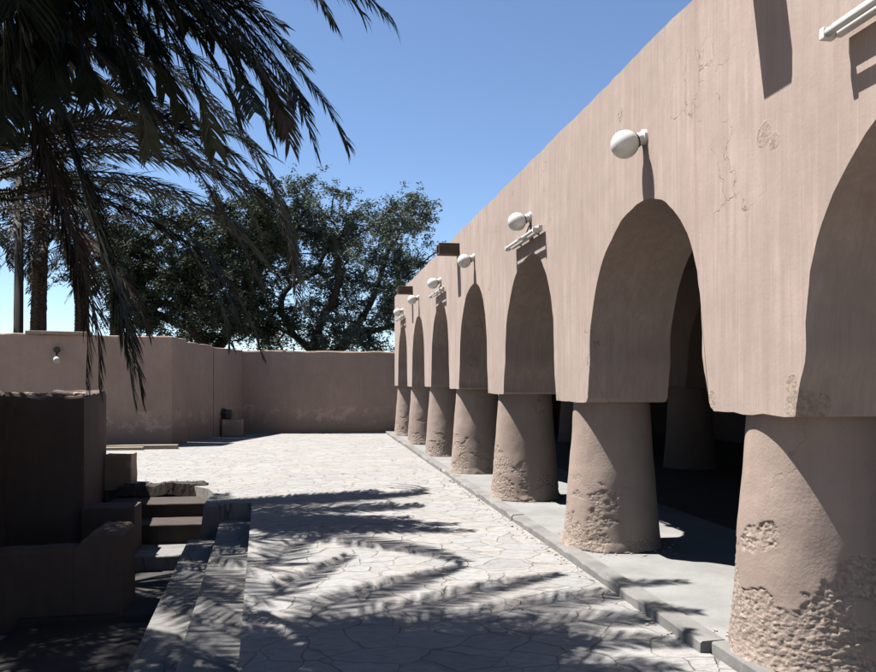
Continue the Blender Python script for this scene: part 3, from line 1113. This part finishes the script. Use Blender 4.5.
EDGE = [(-200, 420), (0, 385), (40, 385), (66, 300), (100, 308), (150, 332), (182, 330), (200, 292), (300, 285), (330, 240), (400, 130), (500, 60)]


def inside_crown_outline(c):
    for p in sample_path(c, 10)[0]:
        q = pix(p)
        if q is None or (p - Vector((0, 0, EYE))).length < 2.4:
            return False
        x, y = q
        if -40 < y < 672:
            for (y0, x0), (y1, x1) in zip(EDGE, EDGE[1:]):
                if y0 <= y <= y1 and x > x0 + (x1 - x0) * (y - y0) / (y1 - y0) - 25:
                    return False
            if (y > 400 and x > -20) or (y > 135 and -60 < x < 92):
                return False
    return True


def shade_ok(c, ymin):
    """shapes the cast shadows: keep fronds whose shade stays on the court or the near paving"""
    for p in sample_path(c, 10)[0]:
        gx, gy = p.x + 0.476 * p.z, p.y - 0.19 * p.z
        if gx > 2.0:
            return False
        q = pix(Vector((gx, gy, 0)))
        if q is None:
            continue
        x, y = q
        if x < 250 and gx < -0.2:
            continue
        if y < ymin and not (x < 345 - 0.75 * abs(y - 545) and 512 < y < 610):
            return False
    return True


def thicken(lst, k, amp, seed):
    r = random.Random(seed)
    out = []
    for (c, dry, h) in lst:
        for q in range(k):
            o = Vector((r.uniform(-1, 1), r.uniform(-1, 1), r.uniform(-.8, .5)))
            cc = [p + o * amp * (i + 1) / len(c) for i, p in enumerate(c)]
            cc[-1] = cc[-2].lerp(cc[-1], r.uniform(0.72, 0.98))
            out.append((cc, r.random() < 0.3, h * r.uniform(.9, 1.5)))
    return out


def palm2(base, crown, label, named, count, L, pairs, maxlen, wid, seed, ymin, r0=0.24, r1=0.2, tries=3000):
    rng = random.Random(seed)
    root = empty('date_palm', base)
    tag(root, label, 'palm tree')
    palm_trunk(root, base, crown, r0, r1, rng)
    for (ctrl, dry, hang) in named:
        add_frond(root, [crown] + ctrl, pairs, maxlen, wid, rng, dry, hang=hang)
    got = 0
    for i in range(tries):
        if got >= count:
            break
        az = rng.uniform(0, 6.2832)
        q = rng.random()
        el = R(75) - R(120) * q
        ctrl = arc_ctrl(crown, az, el, L * rng.uniform(0.7, 1.08), rng.uniform(0.10, 0.28), rng)
        if not (inside_crown_outline(ctrl) and shade_ok(ctrl, ymin)):
            continue
        got += 1
        add_frond(root, ctrl, int(pairs * 0.85), maxlen, wid, rng, q > 0.88, hang=rng.uniform(.45, 1.0))
    print(label[:12], 'fronds', got)
    return root


CA = P(-70, -70, 5.3)
CB = P(-75, 150, 10.2)
namedA = [
    ([P(10, 60, 5.5), P(50, 160, 5.5), P(80, 255, 5.5), P(97, 325, 5.5), P(99, 388, 5.5)], True, 0.5),
    ([P(30, 50, 5.6), P(75, 160, 5.7), P(105, 262, 5.8), P(125, 335, 5.8), P(134, 400, 5.8)], False, 0.5),
    ([P(90, -65, 5.5), P(215, 0, 5.5), P(276, 66, 5.4), P(303, 112, 5.3), P(316, 152, 5.3)], False, 0.5),
    ([P(100, -120, 5.2), P(220, -75, 5.0), P(290, -42, 4.9), P(336, -16, 4.8), P(364, 14, 4.8)], False, 0.75),
    ([SH(330, 606, 5.2), SH(400, 584, 5.3), SH(462, 566, 4.8)], False, 0.3),
    ([SH(330, 624, 5.3), SH(430, 603, 5.5), SH(500, 586, 5.2), SH(560, 574, 4.8)], False, 0.3),
    ([SH(360, 636, 5.3), SH(500, 612, 5.5), SH(610, 594, 5.5), SH(690, 590, 5.1)], False, 0.3),
]
namedA += thicken(namedA[2:4], 2, 0.28, 4) + thicken(namedA[:2], 1, 0.12, 14)
rq = random.Random(77)
for (tx, ty) in ((305, 106), (272, 140), (240, 118), (216, 150), (182, 120), (150, 150), (140, 100), (240, 58), (270, 88),
                 (200, 78), (160, 55), (300, 62), (120, 70), (90, 100), (70, 60), (100, 30), (285, 128), (24, 115), (52, 108), (60, 84), (165, 92), (255, 112), (130, 40), (215, 40), (190, 25), (10, 80), (-10, 110), (38, 95), (20, 55), (5, 140), (45, 65), (80, 35), (110, 62)):
    d0 = rq.uniform(4.9, 6.0)
    namedA.append(([P(0.36 * tx - 10, 0.02 * ty - 85, d0 + .1), P(0.70 * tx, 0.30 * ty - 40, d0), P(0.92 * tx, 0.70 * ty - 10, d0), P(tx, ty, d0 + rq.uniform(-.2, .2))], rq.random() < 0.05, rq.uniform(0.4, 0.75)))
namedA += [
    ([SH(400, 655, 5.2), SH(520, 650, 5.4), SH(620, 640, 5.2), SH(700, 645, 4.6)], False, 0.35),
    ([SH(420, 640, 5.2), SH(540, 625, 5.5), SH(640, 618, 5.3), SH(705, 622, 4.9)], False, 0.3),
    ([SH(360, 668, 5.2), SH(480, 670, 5.3), SH(600, 664, 5.0), SH(680, 668, 4.5)], False, 0.4),
]
# out-of-view fronds added to block the sun from the sunken court
for (gx, gy, z) in ((-3.4, 7.4, 4.6), (-3.0, 6.6, 4.4), (-2.6, 7.8, 4.5), (-2.2, 6.4, 4.2), (-3.6, 6.0, 4.4), (-2.9, 8.3, 4.3), (-1.9, 7.2, 4.2), (-2.4, 5.6, 4.0), (-3.3, 8.6, 4.2)):
    e = Vector((gx - 0.476 * (z + 0.85), gy + 0.19 * (z + 0.85), z))
    m = CA.lerp(e, 0.55) + Vector((0, 0, 0.55))
    e2 = e + (e - m) * 0.35 + Vector((0, 0, -0.35))
    namedA.append(([m, e, e2], False, 0.5))
namedB = [
    ([SH(240, 522, 5.4), SH(300, 532, 5.6), SH(360, 541, 5.5), SH(420, 550, 5.3), SH(464, 562, 4.9)], False, 0.3),
    ([SH(245, 566, 5.4), SH(292, 545, 5.1), SH(345, 528, 4.4)], False, 0.35),
    ([SH(240, 592, 5.4), SH(296, 582, 5.2), SH(348, 556, 4.6)], False, 0.35),
    ([SH(240, 540, 5.4), SH(300, 527, 5.1), SH(352, 520, 4.5)], False, 0.35),
    ([P(20, 60, 11.0), P(150, 60, 12.0), P(245, 140, 12.5), P(285, 225, 12.8), P(298, 305, 13)], True, 0.5),
    ([P(-5, 178, 10.3), P(60, 158, 10.5), P(130, 153, 10.7), P(215, 172, 10.9), P(265, 206, 11.1), P(293, 248, 11.2)], False, 0.35),
    ([P(0, 148, 10.2), P(70, 122, 10.1), P(140, 118, 10.0), P(200, 133, 9.9), P(244, 160, 9.9)], False, 0.25),
    ([P(-10, 192, 9.9), P(50, 183, 9.8), P(120, 195, 9.7), P(190, 236, 9.7), P(226, 290, 9.7), P(239, 335, 9.7)], False, 0.4),
    ([P(0, 112, 10.1), P(80, 86, 10.0), P(150, 98, 9.9), P(215, 140, 9.8), P(250, 185, 9.8)], False, 0.35),
    ([P(-30, 80, 10), P(40, 30, 9.8), P(120, 28, 9.6), P(195, 62, 9.5), P(245, 118, 9.4)], False, 0.4),
    ([P(0, 190, 10.6), P(70, 172, 11.2), P(150, 180, 11.8), P(225, 215, 12.2), P(268, 262, 12.4)], False, 0.4),
    ([P(-5, 170, 10.8), P(60, 140, 11.4), P(130, 132, 11.8), P(200, 150, 12), P(262, 200, 12.2)], False, 0.35),
    ([P(-10, 205, 9.6), P(40, 210, 9.4), P(90, 240, 9.2), P(130, 290, 9.1), P(150, 335, 9.1)], True, 0.5),
]
namedB += thicken(namedB[4:12], 2, 0.45, 17)
palm2((CA.x, CA.y, BZ), CA, 'near date palm leaning in from the upper left, its long drooping fronds over the steps', namedA, 40, 3.6, 165, 0.385, 0.0165, 5, 622, tries=9000)
palm2((CB.x, CB.y, BZ), CB, 'second date palm at the left edge, fronds spreading low over the alcove wall', namedB, 40, 4.3, 130, 0.50, 0.027, 9, 1000, tries=9000)

# palms beyond the wall
for (px, top, d, seed, lab, cnt, L) in ((38, 215, 28, 21, 'distant date palm with a shaggy trunk just right of the wooden pole', 46, 4.0),
                                   (77, 240, 30, 22, 'distant date palm behind the wall, second trunk right of the pole', 40, 3.9),
                                   (-25, 225, 27, 23, 'distant date palm behind the wall at the very left edge of the view', 38, 4.2),
                                   (112, 262, 33, 24, 'distant date palm with a low crown behind the drooping frond tips', 30, 3.2)):
    c = P(px + 4, top, d)
    b = P(px, HY, d)
    palm((b.x, b.y, -0.95), c, lab, [], cnt, L, 46, 0.48, 0.045, seed, 0.27, 0.2)

# wooden pole
b = P(18, HY, 25)
bm = bmesh.new()
t = P(20, 158, 25)
bm_tube(bm, [(b.x, b.y, -0.95), (b.x, b.y, 2.0), (t.x, t.y, t.z)], [0.15, 0.145, 0.11], 12)
tag(from_bm('wooden_pole', bm, M['pole'], smooth=True), 'tall bare wooden pole standing behind the left wall among palms', 'pole')


# ------------------------------------------------------------------ broadleaf trees behind the walls
def tree(name, label, limbs, lobes, nclump, leaves, leafsize, matl, seed, r_clump=(0.35, 0.75), rmax=0.28):
    rng = random.Random(seed)
    nr = np.random.default_rng(seed)
    base = Vector(limbs[0][0])
    root = empty(name, (base.x, base.y, -0.95))
    tag(root, label, 'tree')
    nodes, par, fixed = [], [], []
    def add(p, parent):
        nodes.append(Vector(p)); par.append(parent)
        return len(nodes) - 1
    for li, limb in enumerate(limbs):
        pts, L = sample_path(limb, max(6, int(sum((Vector(limb[i + 1]) - Vector(limb[i])).length for i in range(len(limb) - 1)) / 0.35)))
        prev = -1
        if li:
            prev = min(range(len(nodes)), key=lambda k: (nodes[k] - pts[0]).length)
            pts = pts[1:]
        for p in pts:
            prev = add(p, prev)
    vol = [l[3] * l[4] * l[5] for l in lobes]
    clumps = []
    for i in range(nclump):
        l = rng.choices(lobes, vol)[0]
        while True:
            v = Vector((rng.uniform(-1, 1), rng.uniform(-1, 1), rng.uniform(-1, 1)))
            if 0.15 < v.length < 1:
                break
        v = v * (0.55 + 0.45 * rng.random()) if rng.random() < 0.3 else v
        c = P(l[0], l[1], l[2])
        clumps.append(c + Vector((v.x * l[3], v.y * l[4], v.z * l[5])))
    clumps.sort(key=lambda c: min((c - n).length for n in nodes))
    tips = []
    for c in clumps:
        k = min(range(len(nodes)), key=lambda j: (nodes[j] - c).length + 0.25 * max(0, nodes[j].z - c.z))
        s = nodes[k]
        L = (c - s).length
        n = max(2, int(L / 0.3))
        prev = k
        midp = s.lerp(c, 0.5) + Vector((rng.uniform(-.12, .12), rng.uniform(-.12, .12), rng.uniform(0.0, .16))) * L
        for i in range(1, n + 1):
            t = i / n
            p = s * (1 - t) ** 2 + midp * 2 * t * (1 - t) + c * t * t
            p += Vector((rng.uniform(-1, 1), rng.uniform(-1, 1), rng.uniform(-1, 1))) * 0.03
            prev = add(p, prev)
        tips.append((c, (c - midp).normalized() if (c - midp).length > 1e-4 else Vector((0, 0, 1))))
    # pipe-model radii
    w_ = [0.0] * len(nodes)
    has = [0] * len(nodes)
    for i in range(len(nodes) - 1, -1, -1):
        if w_[i] == 0:
            w_[i] = 1.0
        if par[i] >= 0:
            w_[par[i]] += w_[i] if not has[par[i]] or True else 0
    mx = max(w_)
    rad = [max(0.010, rmax * (x / mx) ** 0.5) for x in w_]
    V, Fc, Fs = [], [], []
    n = 6
    for i, p in enumerate(nodes):
        if par[i] < 0:
            continue
        a, b = nodes[par[i]], p
        t = (b - a)
        if t.length < 1e-5:
            continue
        t.normalize()
        s = t.cross(Vector((0, 0, 1)))
        if s.length < 1e-3:
            s = Vector((1, 0, 0))
        s.normalize()
        u = s.cross(t)
        b0 = len(V)
        ra, rb = min(rad[par[i]], rad[i] * 1.6), rad[i]
        if i < 40:
            ra = rad[par[i]]
        for (c, r) in ((a - t * 0.02, ra), (b, rb)):
            for k in range(n):
                V.append(tuple(c + (s * math.cos(6.2832 * k / n) + u * math.sin(6.2832 * k / n)) * r - root.location))
        for k in range(n):
            Fc += [b0 + k, b0 + (k + 1) % n, b0 + n + (k + 1) % n, b0 + n + k]
            Fs.append(4)
    from_np('trunk', V, Fc, Fs, M['bark'], root, smooth=True)
    # leaves, gathered in sprays round each clump centre
    cen = []
    per = leaves // len(tips)
    for c, d in tips:
        r = rng.uniform(*r_clump)
        nsp = rng.randint(7, 13)
        m = int(per * (r / 0.55) ** 2)
        sp = []
        for _ in range(nsp):
            v = Vector((rng.gauss(0, 1), rng.gauss(0, 1), rng.gauss(0, .75)))
            sp.append((v.normalized() + d * 0.4) * r * rng.uniform(0.5, 1.35))
        for i in range(m):
            q = sp[rng.randrange(nsp)]
            t = rng.random() ** 0.7
            cen.append(c + q * t + Vector((rng.gauss(0, .07), rng.gauss(0, .07), rng.gauss(0, .07) - 0.10 * t * t)))
    cen = np.array([(v.x, v.y, v.z) for v in cen]) - np.array(root.location)
    N = len(cen)
    ax = nr.normal(size=(N, 3)); ax[:, 2] *= 0.6
    ax /= np.linalg.norm(ax, axis=1)[:, None]
    bx = np.cross(ax, nr.normal(size=(N, 3)))
    bx /= np.linalg.norm(bx, axis=1)[:, None] + 1e-9
    sz = leafsize * nr.uniform(0.6, 1.35, size=(N, 1))
    vv = np.empty((N, 4, 3), np.float32)
    vv[:, 0] = cen - ax * sz
    vv[:, 1] = cen + bx * sz * 0.36
    vv[:, 2] = cen + ax * sz
    vv[:, 3] = cen - bx * sz * 0.36
    from_np('crown', vv.reshape(-1, 3), np.arange(N * 4), [4] * N, matl, root)
    return root


D1 = 30
tree('broadleaf_tree', 'grey green spreading tree behind the end wall, next to the arcade', 
     [[P(332, 392, D1), P(326, 368, D1), P(312, 350, D1), P(294, 335, D1), P(281, 309, D1), P(288, 288, D1 + .3), P(318, 272, D1 + .4)],
      [P(326, 368, D1), P(350, 335, D1 + .5), P(372, 300, D1 + .8), P(388, 250, D1 + 1)],
      [P(294, 335, D1), P(262, 324, D1 - .4), P(222, 320, D1 - .8), P(180, 322, D1 - 1)],
      [P(312, 350, D1), P(322, 320, D1 - .6), P(338, 285, D1 - 1), P(335, 240, D1 - 1.2)],
      [P(350, 335, D1 + .5), P(385, 328, D1 + .2), P(415, 315, D1)]],
     [(400, 232, D1, 1.6, 2.0, 2.4), (352, 248, D1, 1.4, 2.0, 1.6), (316, 218, D1, 1.5, 2.0, 1.9), (345, 305, D1, 2.2, 1.8, 1.4), (370, 345, D1, 2.4, 1.6, 0.8), (300, 345, D1 + 1.5, 2.0, 1.2, 0.8),
      (402, 315, D1, 1.4, 2.0, 1.35), (275, 250, D1, 1.3, 1.8, 1.7), (425, 285, D1 + 1, 0.8, 1.4, 1.6)],
     215, 70000, 0.056, M['leafA'], 3, (0.4, 0.9))
D2 = 28
tree('broadleaf_tree', 'dark bushy tree behind the oblique wall, hung over by palm fronds',
     [[P(214, 392, D2), P(210, 360, D2), P(196, 330, D2), P(180, 295, D2), P(170, 250, D2)],
      [P(210, 360, D2), P(232, 325, D2 + .5), P(245, 285, D2 + .6), P(250, 240, D2 + .5)],
      [P(196, 330, D2), P(165, 318, D2 - .5), P(135, 300, D2 - .6), P(120, 270, D2 - .6)]],
     [(232, 262, D2, 1.7, 2.0, 2.3), (165, 262, D2, 1.8, 2.0, 2.2), (258, 225, D2, 1.1, 1.6, 1.4), (200, 315, D2, 2.6, 2.0, 1.2), (125, 285, D2, 1.3, 1.8, 1.9), (262, 325, D2, 1.3, 1.5, .9)],
     230, 86000, 0.058, M['leafB'], 4, (0.4, 0.9))
